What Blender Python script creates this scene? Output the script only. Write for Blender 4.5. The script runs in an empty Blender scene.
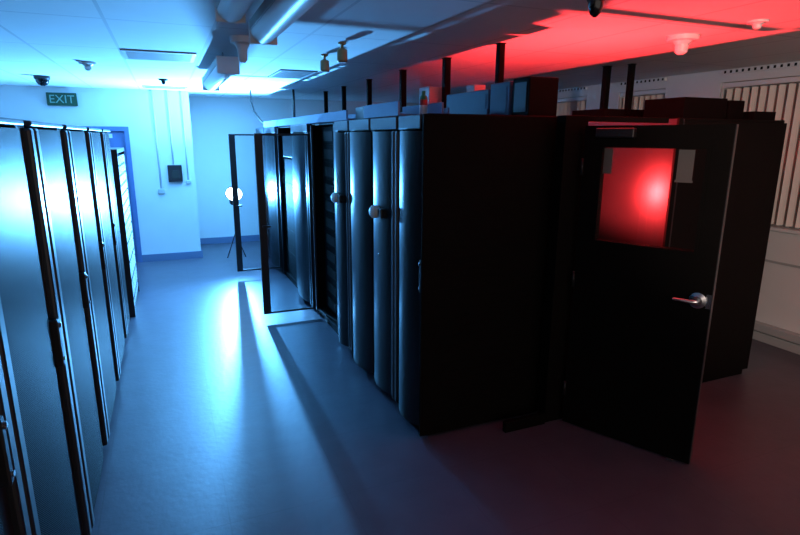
import bpy, bmesh, math, random
from mathutils import Vector, Matrix
random.seed(4)
S = bpy.context.scene
COL = S.collection

# ------------------------------------------------------------------ camera, world, exposure
F_PX, PITCH, YAW, ROLL, CAM_H = 548.4, .2335, .3977, .0041, 1.87
fw = Vector((math.sin(YAW)*math.cos(PITCH), math.cos(YAW)*math.cos(PITCH), -math.sin(PITCH)))
rt = Vector((math.cos(YAW), -math.sin(YAW), 0)); up = rt.cross(fw)
r2 = rt*math.cos(ROLL) + up*math.sin(ROLL); u2 = up*math.cos(ROLL) - rt*math.sin(ROLL)
cd = bpy.data.cameras.new('camera'); cam = bpy.data.objects.new('camera', cd); COL.objects.link(cam)
cd.sensor_width = 36; cd.lens = F_PX/800*36; cd.clip_start = .02
cam.matrix_world = Matrix(((r2.x, u2.x, -fw.x, 0), (r2.y, u2.y, -fw.y, 0), (r2.z, u2.z, -fw.z, CAM_H), (0, 0, 0, 1)))
S.camera = cam
w = bpy.data.worlds.new('world'); S.world = w; w.use_nodes = True
w.node_tree.nodes['Background'].inputs[0].default_value = (1, .86, .78, 1)
w.node_tree.nodes['Background'].inputs[1].default_value = .55
S.view_settings.view_transform = 'Standard'; S.view_settings.look = 'None'
S.view_settings.exposure = 0; S.view_settings.gamma = 1; S.view_settings.use_curve_mapping = False
S.cycles.use_denoising = True
S.cycles.max_bounces = 8; S.cycles.sample_clamp_indirect = 6

BLUE_POS, BLUE_COL, BLUE_W = (.90, 8.60, 1.03), (.11, .45, 1), 2650
RED_POS, RED_COL, RED_W = (2.60, 3.08, 1.43), (1, .035, .04), 240

BLUE_AIM, RED_AIM = Vector((0, -1, .8)), Vector((.55, -.05, .62))
def lamp(name, pos, col, watt, rad, aim, cone=172, blend=.12):
    l = bpy.data.lights.new(name, 'SPOT'); l.color = col; l.energy = watt; l.shadow_soft_size = rad
    l.spot_size = math.radians(cone); l.spot_blend = blend
    o = bpy.data.objects.new(name, l); o.location = Vector(pos)+aim.normalized()*.035
    o.rotation_euler = aim.to_track_quat('-Z', 'Y').to_euler(); COL.objects.link(o); return o
lamp('blue_flash_light', BLUE_POS, BLUE_COL, BLUE_W, .03, BLUE_AIM, 180, .75)
lamp('red_flash_light', RED_POS, RED_COL, RED_W, .03, RED_AIM, 176, .4)
lamp('added_blue_fill', (BLUE_POS[0], BLUE_POS[1]+.32, BLUE_POS[2]+.16), BLUE_COL, 34, .06, Vector((0, 1, .15)), 178, .5)  # added unseen fill lamp, brightens the wall behind the flash
# added warm fill lamp behind the camera, brightening the window wall
WARM_POS = Vector((.9, -1.6, 2.3)); lamp('added_warm_fill', WARM_POS, (1, .78, .68), 330, .08, Vector((5.09, 3.6, 1.7))-WARM_POS, 42, .5)

# ------------------------------------------------------------------ materials
def nd(nt, t, **k):
    n = nt.nodes.new(t)
    for a, b in k.items(): setattr(n, a, b)
    return n
def mat(name, col, rough=.5, metal=0, spec=.5, noise=0, nscale=8, bump=0, bscale=60, perf=0, coat=0, emit=None, estr=0):
    m = bpy.data.materials.new(name); m.use_nodes = True; nt = m.node_tree
    b = nt.nodes['Principled BSDF']
    b.inputs['Base Color'].default_value = (*col, 1); b.inputs['Roughness'].default_value = rough
    b.inputs['Metallic'].default_value = metal; b.inputs['Specular IOR Level'].default_value = spec
    b.inputs['Coat Weight'].default_value = coat
    tc = nd(nt, 'ShaderNodeTexCoord')
    if noise:
        n = nd(nt, 'ShaderNodeTexNoise'); n.inputs['Scale'].default_value = nscale; n.inputs['Detail'].default_value = 4
        nt.links.new(tc.outputs['Object'], n.inputs['Vector'])
        mx = nd(nt, 'ShaderNodeMix', data_type='RGBA')
        mx.inputs[6].default_value = tuple(c*(1-noise) for c in col)+(1,); mx.inputs[7].default_value = tuple(min(1, c*(1+noise)) for c in col)+(1,)
        nt.links.new(n.outputs[0], mx.inputs[0]); nt.links.new(mx.outputs[2], b.inputs['Base Color'])
    if bump:
        n = nd(nt, 'ShaderNodeTexNoise'); n.inputs['Scale'].default_value = bscale
        nt.links.new(tc.outputs['Object'], n.inputs['Vector'])
        bp = nd(nt, 'ShaderNodeBump'); bp.inputs['Strength'].default_value = bump; bp.inputs['Distance'].default_value = .01
        nt.links.new(n.outputs[0], bp.inputs['Height']); nt.links.new(bp.outputs[0], b.inputs['Normal'])
    if perf:   # round holes punched through sheet metal, on the y/z plane of the part
        sp = nd(nt, 'ShaderNodeSeparateXYZ'); nt.links.new(tc.outputs['Object'], sp.inputs[0])
        sn = []
        for ax in (1, 2):
            ml = nd(nt, 'ShaderNodeMath', operation='MULTIPLY'); ml.inputs[1].default_value = math.pi*2/perf
            nt.links.new(sp.outputs[ax], ml.inputs[0])
            s_ = nd(nt, 'ShaderNodeMath', operation='SINE'); nt.links.new(ml.outputs[0], s_.inputs[0]); sn.append(s_)
        pr = nd(nt, 'ShaderNodeMath', operation='MULTIPLY'); nt.links.new(sn[0].outputs[0], pr.inputs[0]); nt.links.new(sn[1].outputs[0], pr.inputs[1])
        gt = nd(nt, 'ShaderNodeMath', operation='GREATER_THAN'); gt.inputs[1].default_value = .25; nt.links.new(pr.outputs[0], gt.inputs[0])
        mx = nd(nt, 'ShaderNodeMix', data_type='RGBA'); mx.inputs[6].default_value = (*col, 1); mx.inputs[7].default_value = (.002, .002, .002, 1)
        nt.links.new(gt.outputs[0], mx.inputs[0]); nt.links.new(mx.outputs[2], b.inputs['Base Color'])
        sub = nd(nt, 'ShaderNodeMath', operation='MULTIPLY_ADD'); sub.inputs[1].default_value = -spec; sub.inputs[2].default_value = spec
        nt.links.new(gt.outputs[0], sub.inputs[0]); nt.links.new(sub.outputs[0], b.inputs['Specular IOR Level'])
    if emit:
        b.inputs['Emission Color'].default_value = (*emit, 1); b.inputs['Emission Strength'].default_value = estr
    return m
def glass(name, tint, gloss=.08, rough=.02):
    m = bpy.data.materials.new(name); m.use_nodes = True; nt = m.node_tree
    out = nt.nodes['Material Output']; nt.nodes.remove(nt.nodes['Principled BSDF'])
    t = nd(nt, 'ShaderNodeBsdfTransparent'); t.inputs[0].default_value = (*tint, 1)
    g = nd(nt, 'ShaderNodeBsdfGlossy'); g.inputs['Roughness'].default_value = rough
    lw = nd(nt, 'ShaderNodeLayerWeight'); lw.inputs[0].default_value = .25
    ml = nd(nt, 'ShaderNodeMath', operation='MULTIPLY_ADD'); ml.inputs[1].default_value = .25; ml.inputs[2].default_value = gloss*.3
    mx = nd(nt, 'ShaderNodeMixShader')
    nt.links.new(lw.outputs['Fresnel'], ml.inputs[0]); nt.links.new(ml.outputs[0], mx.inputs[0])
    nt.links.new(t.outputs[0], mx.inputs[1]); nt.links.new(g.outputs[0], mx.inputs[2]); nt.links.new(mx.outputs[0], out.inputs[0])
    return m
def dome_glow(name, col, strength):     # flash diffuser cap: gives off light and lets the tube's light through
    m = bpy.data.materials.new(name); m.use_nodes = True; nt = m.node_tree
    out = nt.nodes['Material Output']; nt.nodes.remove(nt.nodes['Principled BSDF'])
    t = nd(nt, 'ShaderNodeBsdfTransparent'); e = nd(nt, 'ShaderNodeEmission')
    e.inputs[0].default_value = (*col, 1); e.inputs[1].default_value = strength
    a = nd(nt, 'ShaderNodeAddShader')
    nt.links.new(t.outputs[0], a.inputs[0]); nt.links.new(e.outputs[0], a.inputs[1]); nt.links.new(a.outputs[0], out.inputs[0])
    return m
def grid_mat(name, col, line, sx, sy, ox, oy, wdt, rough, noise=.05, spec=.3, lightline=True, bump=0):
    m = mat(name, col, rough, spec=spec); nt = m.node_tree; b = nt.nodes['Principled BSDF']
    tc = nd(nt, 'ShaderNodeTexCoord'); sp = nd(nt, 'ShaderNodeSeparateXYZ'); nt.links.new(tc.outputs['Object'], sp.inputs[0])
    ms = []
    for ax, s_, o_ in ((0, sx, ox), (1, sy, oy)):
        a = nd(nt, 'ShaderNodeMath', operation='SUBTRACT'); a.inputs[1].default_value = o_-s_*50+wdt/2; nt.links.new(sp.outputs[ax], a.inputs[0])
        c = nd(nt, 'ShaderNodeMath', operation='MODULO'); c.inputs[1].default_value = s_; nt.links.new(a.outputs[0], c.inputs[0])
        d = nd(nt, 'ShaderNodeMath', operation='LESS_THAN'); d.inputs[1].default_value = wdt; nt.links.new(c.outputs[0], d.inputs[0]); ms.append(d)
    mxm = nd(nt, 'ShaderNodeMath', operation='MAXIMUM'); nt.links.new(ms[0].outputs[0], mxm.inputs[0]); nt.links.new(ms[1].outputs[0], mxm.inputs[1])
    n = nd(nt, 'ShaderNodeTexNoise'); n.inputs['Scale'].default_value = 6; n.inputs['Detail'].default_value = 6; nt.links.new(tc.outputs['Object'], n.inputs['Vector'])
    base = nd(nt, 'ShaderNodeMix', data_type='RGBA'); base.inputs[6].default_value = tuple(c*(1-noise) for c in col)+(1,); base.inputs[7].default_value = tuple(min(1, c*(1+noise)) for c in col)+(1,)
    nt.links.new(n.outputs[0], base.inputs[0])
    mx = nd(nt, 'ShaderNodeMix', data_type='RGBA'); mx.inputs[7].default_value = (*line, 1)
    nt.links.new(mxm.outputs[0], mx.inputs[0]); nt.links.new(base.outputs[2], mx.inputs[6]); nt.links.new(mx.outputs[2], b.inputs['Base Color'])
    if bump:
        n2 = nd(nt, 'ShaderNodeTexNoise'); n2.inputs['Scale'].default_value = 25; n2.inputs['Detail'].default_value = 5; nt.links.new(tc.outputs['Object'], n2.inputs['Vector'])
        bp = nd(nt, 'ShaderNodeBump'); bp.inputs['Strength'].default_value = bump; bp.inputs['Distance'].default_value = .01
        nt.links.new(n2.outputs[0], bp.inputs['Height']); nt.links.new(bp.outputs[0], b.inputs['Normal'])
    return m
M = dict(
    wall=mat('wall_paint', (.74, .75, .74), .6, noise=.04, nscale=3, bump=.05),
    floor=grid_mat('vinyl_floor', (.088, .086, .112), (.076, .074, .096), .6, .6, .135, .09, .006, .38, .22, .5, bump=.12),
    ceil=grid_mat('ceiling_tiles', (.78, .79, .80), (.62, .63, .65), .6, 1.2, -.88, 3.74, .02, .8, .03),
    blackmesh=mat('black_perforated_steel', (.005, .006, .008), .40, spec=.085, perf=.009, bump=.03),
    black=mat('black_powder_coat', (.010, .010, .012), .40, spec=.5, bump=.05, bscale=200),
    blackmatt=mat('black_matt_steel', (.005, .0045, .004), .6, spec=.06, noise=.3, nscale=5),
    blackgloss=mat('black_gloss_door', (.010, .012, .014), .36, spec=.6),
    frame=mat('dark_steel_frame', (.05, .052, .055), .34, metal=.6),
    silver=mat('brushed_silver', (.62, .62, .63), .25, metal=1),
    pale=mat('pale_plastic', (.88, .9, .84), .5),
    grey=mat('shaded_vent_grey', (.16, .16, .17), .5, noise=.1),  # darker vent grey, shade put into the colour
    darkgrey=mat('dark_grey_bay', (.03, .03, .026), .6, spec=.2),
    dark=mat('dark_equipment', (.006, .007, .006), .6, spec=.08, noise=.3, nscale=20),
    white=mat('white_metal', (.78, .78, .78), .4),
    whitedot=mat('white_perforated_panel', (.80, .80, .82), .4, perf=.03),
    capsteel=mat('dark_blue_steel', (.02, .028, .04), .42, spec=.5),
    box_bluelit=mat('blue_lit_enclosure', (.035, .09, .18), .5, noise=.1),  # blue light on the boxes is put into this base colour
    tray=mat('blue_lit_tray_steel', (.16, .25, .42), .55, noise=.1),  # steel tinted blue to carry the blue light falling on it
    door=mat('blue_door_paint', (.10, .17, .36), .45, noise=.05),
    skirt=mat('skirting_paint', (.12, .17, .28), .5),
    trunk=mat('grey_trunking', (.42, .44, .44), .5, noise=.05),
    vent=mat('vent_metal', (.45, .46, .48), .5),
    brass=mat('brass_housing', (.36, .22, .10), .4, metal=.5),
    green=mat('exit_sign_green', (.01, .07, .03), .4),
    signwhite=mat('sign_white', (.22, .38, .30), .5),
    blind=mat('blind_fabric', (.74, .70, .64), .8, noise=.05, nscale=15),
    gap=mat('window_dark', (.10, .09, .08), .3),
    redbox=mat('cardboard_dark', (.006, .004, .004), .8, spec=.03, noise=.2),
    red=mat('red_plastic', (.5, .02, .02), .4), greenp=mat('green_plastic', (.04, .20, .08), .4),
    pink=mat('pale_pink_plastic', (.7, .5, .48), .5),
    cable=mat('black_cable', (.012, .012, .012), .6),
    blind_refl=mat('grey_blind_reflection', (.10, .09, .085), .7),  # grey of the blinds' reflection, painted as patches on the glass
    pale_tint=glass('lightly_tinted_door_glass', (.9, .92, .93)),
    tint=glass('smoked_door_glass', (.56, .60, .62)), clear=glass('clear_window_glass', (.95, .95, .95), .12),
    bulb_b=dome_glow('flash_dome_blue', (.75, .95, 1), 14), bulb_r=dome_glow('flash_dome_red', (1, .25, .2), 10),
)

# ------------------------------------------------------------------ mesh helpers
class MB:
    def __init__(s): s.bm = bmesh.new()
    def box(s, a, b, bev=0, rot=None):
        a, b = Vector(a), Vector(b); c = (a+b)/2; d = b-a
        t = bmesh.new(); bmesh.ops.create_cube(t, size=1)
        bmesh.ops.scale(t, vec=(abs(d.x), abs(d.y), abs(d.z)), verts=t.verts)
        if bev: bmesh.ops.bevel(t, geom=list(t.edges), offset=bev, segments=2, affect='EDGES', profile=.5)
        if rot is not None: bmesh.ops.rotate(t, cent=(0, 0, 0), matrix=rot, verts=t.verts)
        bmesh.ops.translate(t, vec=c, verts=t.verts); s._add(t); return s
    def _add(s, t):
        me = bpy.data.meshes.new('t'); t.to_mesh(me); t.free(); s.bm.from_mesh(me); bpy.data.meshes.remove(me)
    def tube(s, pts, r, seg=10):
        pts = [Vector(p) for p in pts]; rings = []
        for i, p in enumerate(pts):
            d = (pts[min(i+1, len(pts)-1)]-pts[max(i-1, 0)]).normalized()
            x = d.orthogonal().normalized() if abs(d.z) > .9 else d.cross(Vector((0, 0, 1))).normalized()
            y = d.cross(x); rr = r[i] if isinstance(r, (list, tuple)) else r
            rings.append([s.bm.verts.new(p+x*math.cos(k*2*math.pi/seg)*rr+y*math.sin(k*2*math.pi/seg)*rr) for k in range(seg)])
        for a, b in zip(rings, rings[1:]):
            for k in range(seg):
                f = s.bm.faces.new((a[k], a[(k+1) % seg], b[(k+1) % seg], b[k])); f.smooth = True
        s.bm.faces.new(rings[0][::-1]); s.bm.faces.new(rings[-1]); return s
    def lathe(s, c, prof, axis='z', seg=24):
        c = Vector(c); rings = []
        for (rr, h) in prof:
            ring = []
            for k in range(seg):
                a = k*2*math.pi/seg; q = (rr*math.cos(a), rr*math.sin(a), h)
                q = {'z': q, 'x': (q[2], q[0], q[1]), 'y': (q[1], q[2], q[0])}[axis]
                ring.append(s.bm.verts.new(c+Vector(q)))
            rings.append(ring)
        for a, b in zip(rings, rings[1:]):
            for k in range(seg):
                f = s.bm.faces.new((a[k], a[(k+1) % seg], b[(k+1) % seg], b[k])); f.smooth = True
        s.bm.faces.new(rings[0][::-1]); s.bm.faces.new(rings[-1]); return s
    def prism(s, prof, z0, z1, smooth=True):      # closed (x, y) outline pulled up in z
        a = [s.bm.verts.new((x, y, z0)) for x, y in prof]; b = [s.bm.verts.new((x, y, z1)) for x, y in prof]; n = len(prof)
        for k in range(n):
            f = s.bm.faces.new((a[k], a[(k+1) % n], b[(k+1) % n], b[k])); f.smooth = smooth
        s.bm.faces.new(a[::-1]); s.bm.faces.new(b); return s
    def build(s, name, m, parent=None, loc=None):
        bmesh.ops.recalc_face_normals(s.bm, faces=s.bm.faces)
        me = bpy.data.meshes.new(name); s.bm.to_mesh(me); s.bm.free(); me.materials.append(m if not isinstance(m, str) else M[m])
        if any(p.use_smooth for p in me.polygons):
            at = me.attributes.get('sharp_edge') or me.attributes.new('sharp_edge', 'BOOLEAN', 'EDGE')
            b2 = bmesh.new(); b2.from_mesh(me); b2.edges.ensure_lookup_table()
            sh = [len(e.link_faces) != 2 or e.calc_face_angle(0) > .6 for e in b2.edges]; b2.free()
            at.data.foreach_set('value', sh)
        o = bpy.data.objects.new(name, me); COL.objects.link(o)
        if parent: o.parent = parent
        if loc: o.location = loc
        return o
def each(name, boxes, m, parent, bev=0):       # one object for every piece
    for a, b in boxes: MB().box(a, b, bev).build(name, m, parent)
def tag(o, label, cat, group=None):
    o['label'] = label; o['category'] = cat
    if group: o['group'] = group
    return o
def thing(name, label, cat, loc=(0, 0, 0), rz=0, group=None):
    o = bpy.data.objects.new(name, None); o.location = loc; o.rotation_euler = (0, 0, rz); o.empty_display_size = .1; COL.objects.link(o)
    return tag(o, label, cat, group)
def struct(name, mb, m, parent=None):
    o = mb.build(name, m, parent)
    if not parent: o['kind'] = 'structure'
    return o
def dup(root, loc, rz, label, group=None):
    r = root.copy(); COL.objects.link(r); r.location = loc; r.rotation_euler = (0, 0, rz); r['label'] = label
    if group: r['group'] = group
    for ch in list(root.children):
        c = ch.copy(); COL.objects.link(c); c.parent = r
        for g in list(ch.children):
            d = g.copy(); COL.objects.link(d); d.parent = c
    return r
ORD = ['first', 'second', 'third', 'fourth', 'fifth', 'sixth', 'seventh', 'eighth', 'ninth', 'tenth', 'eleventh', 'twelfth', 'thirteenth', 'fourteenth']

# ------------------------------------------------------------------ the room
CZ, XL, XR, YB, YN, XC, YR = 2.52, -2.7, 5.09, 9.04, 10.2, .39, -3.0
struct('floor', MB().box((XL-.1, YR, -.1), (XR+.1, YN+.1, 0)), 'floor')
struct('ceiling', MB().box((XL-.1, YR, CZ), (XR+.1, YN+.1, CZ+.1)), 'ceil')
struct('wall_left', MB().box((XL-.1, YR, 0), (XL, YB, CZ)), 'wall')
# back wall with a doorway cut out at the left
struct('wall_back', MB().box((XL-.1, YB, 0), (-1.42, YB+.15, CZ)).box((-1.42, YB, 2.0), (-.46, YB+.15, CZ)).box((-.46, YB, 0), (XC, YB+.15, CZ)), 'wall')
struct('wall_niche_side', MB().box((XC-.15, YB+.15, 0), (XC, YN, CZ)), 'wall')
struct('wall_niche_back', MB().box((XC-.15, YN, 0), (XR+.1, YN+.1, CZ)), 'wall')
# right wall with three window openings
WIN = [(2.3, 4.0), (4.66, 5.34), (5.9, 6.9)]; WZ0, WZ1 = 1.08, 2.40
wr = MB().box((XR, YR, 0), (XR+.2, YN+.1, WZ0)).box((XR, YR, WZ1), (XR+.2, YN+.1, CZ))
ys = [YR]+[v for p in WIN for v in p]+[YN+.1]
for a, b in zip(ys[::2], ys[1::2]): wr.box((XR, a, WZ0), (XR+.2, b, WZ1))
struct('wall_right', wr, 'wall')
for i, (a, b) in enumerate(WIN):
    fr = MB()
    for y in (a, b-.05): fr.box((XR+.11, y, WZ0), (XR+.16, y+.05, WZ1))
    for z in (WZ0, 1.58, WZ1-.05): fr.box((XR+.11, a, z), (XR+.16, b, z+.05))
    wn = struct('window_%d' % (i+1), fr, 'white')
    MB().box((XR+.13, a+.04, WZ0+.04), (XR+.138, b-.04, WZ1-.04)).build('pane', 'gap', wn)
    MB().box((XR-.03, a-.03, WZ0-.03), (XR+.11, b+.03, WZ0), .005).build('sill', 'white', wn)
# skirtings and dado trunking
struct('baseboard_back', MB().box((-.46, YB-.02, 0), (XC+.02, YB, .11)).box((XC, YB, 0), (XC+.02, YN, .11)).box((XC, YN-.02, 0), (XR, YN, .11)), 'skirt')
tr = MB().box((XR-.05, YR, 0), (XR, YN, .085), .006).box((XR-.075, YR, .10), (XR, YN, .175), .006).box((XR-.03, YR, .085), (XR, YN, .10))
struct('baseboard_right', tr, 'trunk')
struct('trim_1', MB().box((XR-.012, YR, .755), (XR, YN, .775)), 'trunk')
# back door
d1 = struct('door_1', MB().box((-1.36, YB+.03, .005), (-.52, YB+.075, 1.94), .004), 'door')
MB().box((-1.42, YB-.015, 0), (-1.36, YB+.15, 2.0)).box((-.52, YB-.015, 0), (-.46, YB+.15, 2.0)).box((-1.36, YB-.015, 1.94), (-.52, YB+.15, 2.0)).build('door_frame', 'door', d1)
MB().box((-.86, YB+.022, 1.84), (-.68, YB+.03, 1.90)).build('door_sign', 'white', d1)
MB().tube([(-.60, YB+.03, 1.0), (-.60, YB-.03, 1.0), (-.72, YB-.03, 1.0)], .01).build('door_handle', 'silver', d1)

# ------------------------------------------------------------------ cabinets
# local frame: front faces +x at x = 0, width runs along y from 0 to wd, depth runs to -x
def bulge_outline(y0, y1, depth, bul, n=14):
    pts = [(depth, y0), (depth, y1)]
    for k in range(n, -1, -1):
        t = k/n; pts.append((depth+.012+bul*math.sin(math.pi*t)**.8, y0+(y1-y0)*t))
    return pts
def cabinet(label, loc, rz, wd, cap=.08, hyo=None, gap=.1, col=.16, bul=.035, hz=1.04, front='mesh', h=2.0, dep=1.07, group=None, name='server_cabinet', cat='cabinet', mirror=False, lockstyle='swing'):
    t = thing(name, label, cat, loc, rz, group)
    T = .02
    b = MB()                                  # carcass: hollow box, open at the front
    b.box((-dep, 0, .05), (-.04, T, h-.02)).box((-dep, wd-T, .05), (-.04, wd, h-.02)).box((-dep, T, .05), (-dep+T, wd-T, h-.02)).box((-dep, T, .05), (-.04, wd-T, .08))
    b.build('carcass', 'blackmatt', t)
    MB().box((-dep+.01, .012, h-.02), (-.03, wd-.012, h), .004).build('top_panel', 'blackmatt', t)
    p = MB().box((-dep+.03, .02, 0), (-.05, wd-.02, .05)); p.build('plinth', 'blackmatt', t)
    fy = lambda y: wd-y if mirror else y
    def bx(mb, x0, y0, z0, x1, y1, z1, bev=0):
        ya, yb = sorted((fy(y0), fy(y1))); return mb.box((x0, ya, z0), (x1, yb, z1), bev)
    bx(MB(), -.04, 0, .05, -.028, gap+.03, h-.02).build('front_frame', 'black', t)
    bx(MB(), -.04, wd-.03, .05, -.02, wd, h-.02).build('front_frame', 'black', t)
    if front == 'open': return t
    # cap over the door
    bx(MB(), -.04, gap, h-.005-cap, .004, wd-.01, h-.004, .006).build('header_cap', 'capsteel', t)
    if col:
        bx(MB(), -.04, gap, .05, -.002, gap+col*.45, h-cap-.01, .012).build('hinge_column', 'frame', t)
        bx(MB(), -.04, gap+col*.5, .05, .002, gap+col*.95, h-cap-.01, .012).build('hinge_column', 'frame', t)
    y0, y1 = sorted((fy(gap+col), fy(wd-.012)))
    d = MB().prism(bulge_outline(y0, y1, -.025, bul), .06, h-cap-.015).build('front_door', 'blackmesh' if front == 'mesh' else 'blackgloss', t)
    hy = hyo if hyo else fy(gap*.5) if gap > .05 else fy(gap+.05)
    if lockstyle == 'swing':
        a = MB().box((-.03, hy-.018, hz-.1), (.008, hy+.018, hz+.1), .006).build('swing_handle', 'black', d)
        MB().lathe((.008, hy, hz+.075), [(.011, 0), (.011, .006), (.006, .009)], 'x', 12).build('lock_barrel', 'silver', a)
        MB().lathe((.008, hy, hz-.07), [(.009, 0), (.009, .006)], 'x', 12).build('lock_barrel', 'silver', a)
    elif lockstyle == 'round':
        a = MB().box((-.02, hy+.012, hz-.035), (.05, hy+.08, hz+.03), .008).build('handle_bracket', 'black', d)
        MB().lathe((.05, hy-.035, hz), [(.03, -.05), (.044, -.012), (.044, .018), (.03, .032), (.01, .036)], 'x', 24).build('round_lock', 'pale', a)
        MB().lathe((.0, hy-.02, hz-.30), [(.012, -.02), (.012, .03), (.007, .034)], 'x', 12).build('lock_barrel', 'silver', d)
    return t

LX = -.47
LG = 'perforated cabinets of the left row'
for i, (a, b) in enumerate([(.70, 1.58), (1.58, 2.45), (2.45, 3.31), (3.31, 4.28), (4.28, 5.26), (5.26, 6.06)]):
    lab = ['black perforated server cabinet nearest the camera, cut by the left frame edge',
           'large black perforated server cabinet filling the left frame edge',
           'third black perforated cabinet of the left row, counted from the camera',
           'fourth black perforated cabinet of the left row, counted from the camera',
           'fifth narrow-looking black cabinet of the left row, counted from the camera',
           'last black cabinet of the left row, just before the white-fronted rack'][i]
    cabinet(lab, (LX, a, 0), 0, b-a-.004, group=LG, gap=.11, col=.15, bul=.006, cap=.02, h=1.93)
# white fronted rack at the end of the left row
wt = thing('equipment_rack', 'low rack of white dotted equipment at the far end of the left row', 'rack', (-.44, 6.2, 0))
MB().box((-.95, 0, .0), (0, .02, 1.74)).box((-.95, 1.06, 0), (0, 1.08, 1.74)).box((-.95, .02, 1.70), (0, 1.06, 1.74)).box((-.95, .02, .0), (-.93, 1.06, 1.70)).box((-.95, .02, 0), (-.01, 1.06, .06)).build('frame', 'black', wt)
for k in range(8):
    u = tag(MB().box((-.8, .03, 0), (-.006, 1.05, .185), .004).build('patch_unit', 'whitedot', None, (-.44, 6.2, .08+k*.2)), ORD[7-k]+' white dotted patch unit from the top of the white-fronted rack', 'patch unit', 'white units in the low rack')
    each('port_block', [((-.008, .10+q*.13, z), (-.003, .17+q*.13, z+.025)) for q in range(7) for z in (.08,)], 'dark', u)

RX = 1.345
RG = 'cabinets of the right row'
def rcab(label, a, b, **k): return cabinet(label, (RX, b, 0), math.pi, b-a-.004, group=RG, mirror=True, dep=1.0, **k)
# in the right row the local +y runs towards the camera; 'mirror' puts the gap on the far-from-camera side back to front
cA = rcab('black cabinet at the near corner of the right row with the wide blank end panel', 2.845, 3.24, front='gloss', gap=.06, col=0, bul=.05, hz=1.06)
ep = MB().box((-.87, .381, .02), (.012, .399, 1.995), .004).build('end_panel', 'blackmatt', cA)
each('slot_line', [((-.78, .3985, .25+k*.06), (-.10, .4005, .256+k*.06)) for k in range(26)], 'blackmatt', ep)
rcab('narrow glossy black cabinet with round pale lock, second of the right row', 3.24, 3.75, hyo=.25, front='gloss', gap=.02, col=.1, bul=.04, hz=1.37, lockstyle='round')
rcab('glossy black cabinet between the two round-locked ones, third of the right row', 3.75, 4.25, front='gloss', gap=.02, col=0, bul=.06, hz=1.06, lockstyle='none')
rcab('glossy black cabinet with round pale lock next to the open dark rack', 4.25, 4.66, hyo=.20, front='gloss', gap=.02, col=.1, bul=.05, hz=1.37, lockstyle='round')
cE = rcab('open black rack of dark equipment whose smoked glass door stands in the aisle', 4.66, 5.6, front='open')
for k in range(11):
    u = tag(MB().box((RX+.12, 4.70, .10+k*.17), (RX+.75, 5.54, .10+k*.17+.167), .002).build('server_unit', 'dark'), ORD[10-k]+' dark server unit from the top of the open doorless rack', 'server', 'servers in the open rack')
    each('drive_bay', [((RX+.112, 4.78, .13+k*.17), (RX+.124, 5.02, .16+k*.17)), ((RX+.112, 5.12, .13+k*.17), (RX+.124, 5.44, .22+k*.17))], 'darkgrey', u)
def glass_door(parent, hinge_y, wdt, z0, pane, top=1.90):
    # swung open a right angle into the aisle; local +x points into the aisle
    st = MB().box((wdt-.075, hinge_y-.018, z0), (wdt, hinge_y+.018, top), .004).build('door_stile', 'black', parent)
    MB().box((.0, hinge_y-.012, z0), (wdt-.075, hinge_y+.012, z0+.02)).build('bottom_rail', 'black', st)
    MB().box((0, hinge_y-.012, top-.02), (wdt-.075, hinge_y+.012, top)).build('top_rail', 'black', st)
    MB().box((0, hinge_y-.012, z0+.02), (.02, hinge_y+.012, top-.02)).build('hinge_stile', 'black', st)
    MB().box((.02, hinge_y-.003, z0+.02), (wdt-.075, hinge_y+.003, top-.02)).build('glass_pane', pane, st)
    MB().box((wdt-.11, hinge_y+.018, .98), (wdt-.03, hinge_y+.045, 1.0), .004).build('door_lever', 'black', st)
    MB().box((wdt-.06, hinge_y-.03, .96), (wdt-.02, hinge_y-.018, 1.04), .004).build('lock_plate', 'black', st)
glass_door(cE, .02, .54, .065, 'tint')
rcab('glossy black cabinet seen through the near smoked glass door', 5.62, 6.45, front='gloss', gap=.02, col=.14, bul=.05, lockstyle='none')
cG = rcab('rack with a black monitor whose glass door, the farther one, stands open', 6.45, 7.40, front='open')
glass_door(cG, -.02, .59, .11, 'pale_tint')
tag(MB().box((RX+.045, 6.55, 1.62), (RX+.5, 7.2, 1.88), .01).build('monitor', 'black'), 'black box-shaped monitor high in the rack behind the near glass door', 'monitor')
for k in range(5):
    tag(MB().box((RX+.06, 6.5, .10+k*.3), (RX+.75, 7.34, .397+k*.3), .002).build('storage_unit', 'dark'), ORD[4-k]+' dark storage unit below the black monitor behind the glass door', 'server', 'storage units below the monitor')
rcab('glossy black cabinet brightly lit behind the far glass door', 7.43, 8.30, front='gloss', gap=.02, col=.14, bul=.05, lockstyle='none')
rcab('last black cabinet at the far end of the right row, mostly hidden', 8.31, 9.10, front='gloss', gap=.02, col=.14, bul=.05, lockstyle='none')

# second row of the enclosed aisle (fronts face the aisle, -x)
RG2 = 'cabinets beyond the enclosed aisle'
y_ = 2.73
for i, wd_ in enumerate((.95, .75, .75, .75)):
    y_ += wd_
    cabinet(['black cabinet whose end stands right of the open black door', 'second red-lit black cabinet beyond the enclosed aisle', 'third black cabinet beyond the enclosed aisle', 'fourth black cabinet deepest in the enclosed aisle'][i],
            (3.15, y_, 0), math.pi, wd_-.004, group=RG2, mirror=True, front='gloss', gap=0, col=0, bul=.05, hyo=.08, lockstyle='swing')

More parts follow.
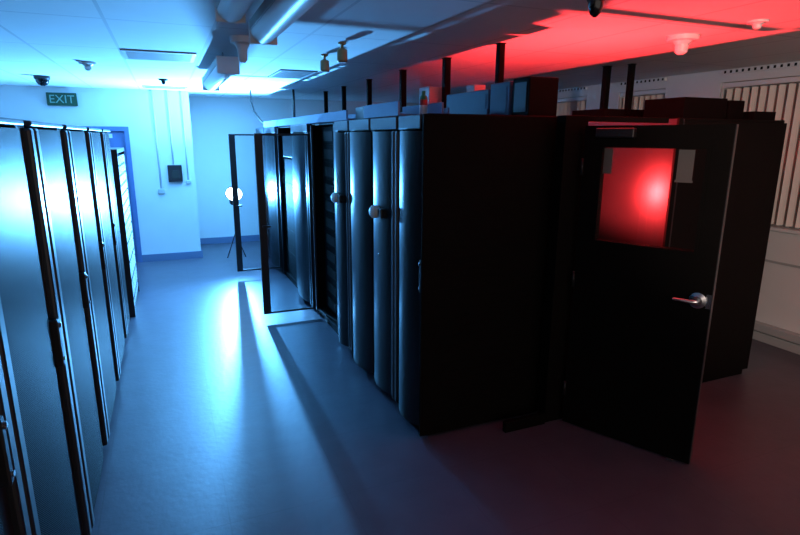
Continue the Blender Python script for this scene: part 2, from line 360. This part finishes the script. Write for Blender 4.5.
# ------------------------------------------------------------------ enclosed aisle: frame and door
fr = thing('door_frame', 'black steel frame of the enclosed aisle doorway', 'frame', (2.2, 2.74, 0))
MB().box((0, -.025, 0), (.172, .06, 2.0), .004).build('jamb', 'blackmatt', fr)
MB().box((.905, -.035, 0), (.945, -.015, 2.0), .004).build('jamb', 'blackmatt', fr)
MB().box((.15, .01, 1.965), (.865, .05, 2.0), .003).build('header', 'blackmatt', fr)
tag(MB().box((1.88, 2.70, 0), (2.195, 2.735, .075), .004).build('kick_plate', 'blackmatt'), 'low black kick plate on the floor at the foot of the end panel', 'kick plate')
HX, HY = 2.36, 2.70
ang = math.atan2(2.0-2.69, 2.71-2.36)
dr = thing('aisle_door', 'black door with red-lit window and lever handle standing open', 'door', (HX, HY, 0), ang)
W_, TH = .78, .045
lf = MB()                                     # leaf with a real window opening; local x along the leaf
u0, u1, v0, v1 = .115, .665, 1.265, 1.815
lf.box((0, -TH, .01), (u0, 0, 1.94)).box((u1, -TH, .01), (W_, 0, 1.94)).box((u0, -TH, .01), (u1, 0, v0)).box((u0, -TH, v1), (u1, 0, 1.94))
leaf = lf.build('door_leaf', 'blackmatt', dr)
bd = MB()
for y in (-TH-.006, 0):
    bd.box((u0-.015, y, v0-.015), (u0, y+.006, v1+.015)).box((u1, y, v0-.015), (u1+.015, y+.006, v1+.015)).box((u0, y, v0-.015), (u1, y+.006, v0)).box((u0, y, v1), (u1, y+.006, v1+.015))
bd.build('window_bead', 'blackmatt', leaf)
gl = MB().box((u0, -TH*.6, v0), (u1, -TH*.4, v1)).build('window_pane', 'clear', leaf)
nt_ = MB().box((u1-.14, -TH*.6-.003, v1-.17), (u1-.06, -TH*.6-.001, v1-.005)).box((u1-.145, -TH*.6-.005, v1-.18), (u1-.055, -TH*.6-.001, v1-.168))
n1 = nt_.build('reflection', 'blind_refl', gl); n1['label'] = 'small grey reflection of the blind at the upper right of the window'  # painted patch standing in for the blind mirrored in the pane
n2 = MB().box((u0+.005, -TH*.6-.003, v1-.15), (u0+.055, -TH*.6-.001, v1-.003)).build('reflection', 'blind_refl', gl); n2['label'] = 'small reflection of the blind at the upper left of the window'
MB().box((W_, -TH, .01), (W_+.004, 0, 1.94)).build('edge_strip', 'frame', leaf)
hd = MB().lathe((.715, -TH, 1.0), [(.045, 0), (.045, -.014), (.025, -.022)], 'y', 24)
hd.tube([(.715, -TH-.01, 1.0), (.715, -TH-.055, 1.0), (.70, -TH-.062, 1.0), (.60, -TH-.062, 1.0)], [.012, .012, .012, .009])
hd.build('lever_handle', 'silver', leaf)
MB().box((.755, -TH-.002, .96), (.782, -TH+.0, 1.04)).build('lock_plate', 'silver', leaf)
for z in (.25, 1.0, 1.7): MB().tube([(0, -TH-.006, z-.05), (0, -TH-.006, z+.05)], .009).build('hinge', 'black', leaf)
MB().box((.08, -TH-.05, 1.87), (.30, -TH, 1.925), .008).build('door_closer', 'black', leaf)
MB().box((.66, -TH-.03, .01), (.70, -TH, .022), .003).build('floor_stop', 'silver', leaf)

# ------------------------------------------------------------------ flash units
def flash(name, label, pos, bulb, lean, aim, rad):
    x, y, z = pos
    t = thing(name, label, 'photo flash', (x, y, 0))
    q = (-aim).to_track_quat('Z', 'Y').to_matrix()      # local +z of the head points backwards
    def head(mb):
        bmesh.ops.rotate(mb.bm, cent=(0, 0, 0), matrix=q, verts=mb.bm.verts); bmesh.ops.translate(mb.bm, vec=(0, 0, z), verts=mb.bm.verts); return mb
    head(MB().lathe((0, 0, 0), [(rad*.45, rad*.8), (rad*.5, rad*.28), (rad, -.005), (rad+.004, -.005), (rad*.55, rad*.32), (rad*.5, rad*.84)], 'z', 28)).build('reflector_dish', 'black', t)
    head(MB().lathe((0, 0, 0), [(rad*.42, rad*1.9), (rad*.46, rad*1.85), (rad*.46, rad*.85), (rad*.42, rad*.8)], 'z', 24)).build('flash_body', 'black', t)
    head(MB().lathe((0, 0, 0), [(rad*.93, .004), (rad*.93, .0), (rad*.5, -.012), (.01, -.018)], 'z', 24)).build('diffuser_disc', bulb, t)
    b = Vector((0, 0, z))+q @ Vector((0, 0, rad*1.4))
    MB().tube([(b.x, b.y, b.z-rad*.4), (b.x, b.y, .30)], .012).build('stand_pole', 'black', t)
    for k in range(3):
        a = lean+k*2*math.pi/3
        MB().tube([(b.x, b.y, .42), (b.x+.16*math.cos(a), b.y+.16*math.sin(a), .01)], .008).build('leg', 'black', t)
flash('photo_flash', 'glowing blue-white flash lamp on a stand behind the far glass door', BLUE_POS, 'bulb_b', .5, BLUE_AIM, .125)
flash('photo_flash', 'small red flash on a stand inside the enclosed aisle', RED_POS, 'bulb_r', .9, RED_AIM, .06)

# ------------------------------------------------------------------ on top of the rows
def slab(name, label, cat, a, b, m, group=None, bev=.004): return tag(MB().box(a, b, bev).build(name, m), label, cat, group)
def tray(label, x, y0, y1, h, z=2.0, m='tray'):
    t = thing('cable_tray', label, 'cable tray', (x, y0, z), 0, 'cable trays on the right row')
    L = y1-y0
    each('side_rail', [((0, 0, 0), (.012, L, h)), ((.30, 0, 0), (.312, L, h))], m, t)
    n = max(2, int(L/.25))
    each('rung', [((.012, (k+.3)*L/n, .004), (.30, (k+.3)*L/n+.04, .014)) for k in range(n)], m, t)
tray('long blue-lit cable tray on the far cabinets of the right row', RX-.01, 4.28, 8.25, .075)
tray('short cable tray on the second cabinet of the right row', RX-.01, 3.22, 3.86, .085)
tray('cable tray farther back on the right row, behind the red and white bottle', RX+.40, 3.35, 4.5, .06, m='box_bluelit')
slab('junction_box', 'small black junction box between the two front cable trays', 'box', (RX+.04, 3.92, 2.0), (RX+.2, 4.2, 2.09), 'black')
for k, (a, b, h, l) in enumerate([(3.46, 4.1, .20, 'bright blue-lit metal box atop the right row, leftmost of three'), (3.20, 3.44, .23, 'mid blue-lit metal box atop the right row, between two others'), (2.98, 3.17, .24, 'dark metal box at the corner above the wide end panel')]):
    t = thing('metal_box', l, 'box', (2.12, a, 2.0), 0, 'metal boxes atop the right row')
    MB().box((0, 0, 0), (.22, b-a, h), .006).build('casing', 'box_bluelit' if k < 2 else 'blackmatt', t)
    MB().box((-.004, .03, .03), (.002, b-a-.03, h-.03)).build('cover_plate', 'box_bluelit' if k < 2 else 'black', t)
bt = thing('spray_bottle', 'small red, white and green bottle on top of the right row', 'bottle', (1.60, 3.42, 2.12))
bt.location.z = 2.015
MB().lathe((0, 0, 0), [(.025, 0), (.027, .004), (.027, .06)], 'z', 16).build('bottle_base', 'white', bt)
MB().lathe((0, 0, .06), [(.027, 0), (.027, .035)], 'z', 16).build('label_band', 'red', bt)
MB().lathe((0, 0, .095), [(.027, 0), (.022, .02), (.012, .03), (.012, .055)], 'z', 16).build('bottle_cap', 'greenp', bt)
slab('pale_box', 'small pale pink box beside the post on the right row', 'box', (2.12, 4.42, 2.0), (2.3, 4.62, 2.29), 'pink')
slab('pale_box', 'tiny pale pink packet lying on the blue-lit metal box', 'box', (2.2, 3.80, 2.203), (2.3, 3.92, 2.26), 'pink')
# ceiling posts
PG = 'black posts from the cabinets to the ceiling'
for k, (x, y, hw, l) in enumerate([(2.25, 4.36, .028, 'thick black post rising left of the blue-lit metal box'), (2.26, 3.55, .024, 'black post rising behind the blue-lit metal boxes'),
        (3.86, 4.23, .028, 'straight black post above the black door'), (3.95, 4.02, .024, 'black post above the black door, right of its neighbour'),
        (2.25, 5.3, .028, 'black post rising beyond the red and white bottle'), (2.25, 6.3, .025, 'thin black post farther back above the right row'),
        (2.25, 7.3, .025, 'black post above the far cabinets of the right row'), (2.25, 8.2, .025, 'farthest black post above the right row')]):
    t = thing('ceiling_post', l, 'post', (x, y, 2.0), 0, PG)
    MB().box((-hw, -hw, .006), (hw, hw, CZ-2.0-.006), .004).build('post', 'blackmatt', t)
    MB().box((-hw-.004, -hw-.004, CZ-2.006), (hw+.004, hw+.004, CZ-2.0), .001).build('ceiling_plate', 'blackmatt', t)
    MB().box((-hw-.02, -hw-.02, 0), (hw+.02, hw+.02, .006), .001).build('foot_plate', 'black', t)
tag(MB().tube([(1.75, 8.1, 2.0), (1.75, 8.1, CZ)], .018).build('cable_drop', 'cable'), 'straight black cable drop at the far end of the right row', 'cable')
tag(MB().tube([(1.42, 8.42, 2.015), (1.32, 8.42, 2.1), (1.24, 8.42, 2.22), (1.20, 8.42, 2.36), (1.20, 8.42, CZ)], .012).build('cable_drop', 'cable'), 'curved black cable falling from the ceiling to the far rack', 'cable')
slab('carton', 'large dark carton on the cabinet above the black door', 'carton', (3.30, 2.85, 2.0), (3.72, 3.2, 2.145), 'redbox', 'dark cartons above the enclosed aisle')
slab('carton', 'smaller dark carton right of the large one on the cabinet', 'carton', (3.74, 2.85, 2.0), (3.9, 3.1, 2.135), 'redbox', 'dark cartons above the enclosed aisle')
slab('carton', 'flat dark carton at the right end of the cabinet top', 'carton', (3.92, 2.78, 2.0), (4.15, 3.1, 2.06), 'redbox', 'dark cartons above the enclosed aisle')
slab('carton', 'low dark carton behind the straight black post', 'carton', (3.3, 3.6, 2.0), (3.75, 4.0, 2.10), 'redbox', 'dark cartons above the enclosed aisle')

# ------------------------------------------------------------------ on the ceiling
def detector(label, x, y, r, m='white', h=.05):
    t = thing('smoke_detector', label, 'detector', (x, y, CZ), 0, 'ceiling detectors')
    MB().lathe((0, 0, 0), [(r, 0), (r*.97, -h*.3), (r*.75, -h*.35)], 'z').build('base', m, t)
    MB().lathe((0, 0, -h*.35), [(r*.62, 0), (r*.42, -h*.25), (r*.38, -h*.75), (r*.2, -h*.9)], 'z').build('sensor_head', m, t)
detector('white smoke detector above the door window on the red ceiling', 3.19, 2.83, .10, h=.09)
detector('small flat detector near the right frame edge on the red ceiling', 3.17, 2.31, .055, h=.035)
detector('white smoke detector on the blue ceiling left of the wall vent', -.58, 5.95, .075, h=.06)
detector('white detector hanging among the ceiling lamps', .54, 4.05, .08, h=.13)
detector('tiny detector near the back wall on the blue ceiling', .05, 7.3, .05, 'dark', h=.05)
def dome(label, x, y, r):
    t = thing('dome_camera', label, 'camera', (x, y, CZ), 0, 'black dome cameras')
    MB().lathe((0, 0, 0), [(r, 0), (r, -.03), (r*.9, -.04)], 'z').build('mount', 'black', t)
    MB().lathe((0, 0, -.04), [(r*.85, 0), (r*.8, -.025), (r*.55, -.055), (r*.2, -.068)], 'z').build('camera_dome', mat('dome_black', (.01, .01, .012), .1, spec=.8) if 'dome_black' not in bpy.data.materials else bpy.data.materials['dome_black'], t)
dome('black dome camera at the top of the picture on the red ceiling', 1.88, 2.17, .042)
dome('black dome camera on the blue ceiling above the exit sign', -1.2, 7.5, .08)
def vent(label, x0, y0, x1, y1, n, m='vent'):
    t = thing('ceiling_vent', label, 'vent', (x0, y0, CZ), 0, 'ceiling vents')
    a, b = x1-x0, y1-y0
    MB().box((0, 0, -.012), (a, .03, 0)).box((0, b-.03, -.012), (a, b, 0)).box((0, .03, -.012), (.03, b-.03, 0)).box((a-.03, .03, -.012), (a, b-.03, 0)).build('frame', m, t)
    MB().box((.03, .03, -.004), (a-.03, b-.03, 0)).build('duct_back', 'dark', t)
    each('louvre', [((.03, .03+(k+.3)*(b-.06)/n, -.012), (a-.03, .03+(k+.75)*(b-.06)/n, -.005)) for k in range(n)], m, t)
vent('long grey louvred vent in the blue ceiling', -.25, 4.95, .30, 5.5, 8)
vent('grey louvred vent in the blue ceiling near the back wall', -.2, 8.3, .36, 8.6, 5)
vent('shaded louvred vent in the ceiling above the near glass door', 1.12, 5.75, 1.5, 6.5, 8, 'grey')  # darker grey puts the shade on this vent into its colour
def batten(label, x0, x1, y0, y1, z0, z1):
    t = thing('fluorescent_lamp', label, 'ceiling lamp', ((x0+x1)/2, y0, z0), 0, 'unlit fluorescent lamps')
    hw = (x1-x0)/2; L = y1-y0; h = z1-z0
    MB().box((-hw, .012, h*.55), (hw, L-.012, h), .008).build('housing', 'trunk', t)
    n = 12
    mb = MB(); prof = [(hw*.94*math.cos(math.pi*k/n), h*.55-h*.5*math.sin(math.pi*k/n)) for k in range(n+1)]
    a = [mb.bm.verts.new((x, .02, z)) for x, z in prof]; b = [mb.bm.verts.new((x, L-.02, z)) for x, z in prof]
    for k in range(n): mb.bm.faces.new((a[k], a[k+1], b[k+1], b[k])).smooth = True
    mb.bm.faces.new((a[0], b[0], b[n], a[n])); mb.bm.faces.new(a); mb.bm.faces.new(b); mb.build('diffuser', 'white', t)
    for y in (0, L-.02):
        MB().box((-hw-.003, y, h*.04), (hw+.003, y+.02, h+.002), .006).build('end_cap', 'white', t)
    for y in (L*.2, L*.8): MB().tube([(0, y, h), (0, y, CZ-z0)], .006).build('hanger', 'silver', t)
batten('unlit fluorescent lamp hanging nearest on the ceiling, cut by the top edge', .46, .60, 1.9, 3.15, 2.34, 2.46)
batten('unlit fluorescent lamp hanging left of the nearest one', .27, .40, 1.8, 2.85, 2.38, 2.48)
batten('unlit fluorescent lamp farther back, hanging near the back wall', .41, .57, 4.5, 6.2, 2.32, 2.45)
for (x, y, l) in ((1.26, 4.6, 'brass-coloured ceiling spotlight, left of the pair'), (1.22, 3.98, 'brass-coloured ceiling spotlight, right of the pair')):
    t = thing('spotlight', l, 'spotlight', (x, y, CZ), 0, 'brass spotlights')
    MB().lathe((0, 0, 0), [(.028, 0), (.028, -.012), (.01, -.02), (.01, -.04)], 'z').build('mount', 'brass', t)
    MB().lathe((0, 0, -.04), [(.02, 0), (.036, -.01), (.038, -.085), (.03, -.095)], 'z').build('lamp_head', 'brass', t)
    MB().lathe((0, 0, -.128), [(.028, 0), (.026, -.008)], 'z').build('lens', 'pale', t)

# ------------------------------------------------------------------ on the walls
ex = thing('exit_sign', 'dark green exit sign high on the back wall', 'sign', (-1.42, YB, 2.27))
MB().box((0, -.05, 0), (.36, 0, .17), .006).build('sign_box', 'green', ex)
tx = bpy.data.curves.new('exit_text', 'FONT'); tx.body = 'EXIT'; tx.size = .15; tx.extrude = .002; tx.align_x = 'CENTER'
to = bpy.data.objects.new('lettering', tx); COL.objects.link(to)
dg = bpy.context.evaluated_depsgraph_get(); me = bpy.data.meshes.new_from_object(to.evaluated_get(dg)); bpy.data.objects.remove(to)
me.materials.clear(); me.materials.append(M['signwhite'])
lo = bpy.data.objects.new('lettering', me); COL.objects.link(lo); lo.parent = ex; lo.location = (.18, -.053, .035); lo.rotation_euler = (math.pi/2, 0, 0)
wb = thing('wall_box', 'black square box on the back wall below the middle conduit', 'box', (.01, YB, 1.2))
MB().box((0, -.06, 0), (.2, 0, .25), .008).build('housing', 'black', wb)
MB().box((.05, -.064, .05), (.15, -.058, .17), .002).build('front_panel', 'darkgrey', wb)
for (x, z0, l, bw) in ((-.10, 1.03, 'left thin conduit with a socket box on the back wall', .07), (.10, 1.455, 'middle conduit running down to the black wall box', 0), (.29, 1.17, 'right thin conduit with a small socket on the back wall', .05)):
    t = thing('conduit', l, 'conduit', (x, YB, z0), 0, 'conduits on the back wall')
    MB().tube([(0, -.014, .0 if not bw else bw), (0, -.014, CZ-z0)], .010).build('pipe', 'wall', t)
    if bw: MB().box((-bw/2-.01, -.04, 0), (bw/2+.01, 0, bw), .006).build('socket_box', 'trunk', t)

# ------------------------------------------------------------------ blinds
for i, (a, b) in enumerate(WIN):
    l = ['vertical blind at the right frame edge, behind the dark cartons', 'vertical blind in the middle window, between the posts and the cartons', 'vertical blind in the farthest window above the end panel'][i]
    t = thing('vertical_blind', l, 'blind', (XR, a, WZ0), 0, 'vertical blinds on the right wall')
    MB().box((.01, .01, WZ1-WZ0-.05), (.07, b-a-.01, WZ1-WZ0-.005), .004).build('headrail', 'white', t)
    n = int((b-a-.04)/.085)
    lim = (b-a) if i else .95
    for k in range(n):
        y = .05+(k+.5)*(b-a-.1)/n
        MB().box((-.042, -.0015, -.62+.0), (.042, .0015, .62), rot=Matrix.Rotation(math.radians(147), 3, 'Z')).build('slat', 'blind', t, (.045, y, (WZ1-WZ0)/2-.02))
    ch = MB().tube([(-.004, b-a-.03, WZ1-WZ0-.05), (-.004, b-a-.03, .35)], .004); ch.build('pull_cord', 'white', t)
    v = thing('air_grille', ['slotted white air grille above the right-hand blind', 'slotted white air grille above the middle blind', 'slotted white air grille above the farthest blind'][i], 'grille', (XR, a, CZ-.045), 0, 'air grilles above the blinds')
    MB().box((-.03, 0, 0), (-.0, b-a, .035), .003).build('housing', 'white', v)
    each('slot', [((-.034, .015+k*.06, .006), (-.028, .035+k*.06, .03)) for k in range(int((b-a)/.06))], 'dark', v)
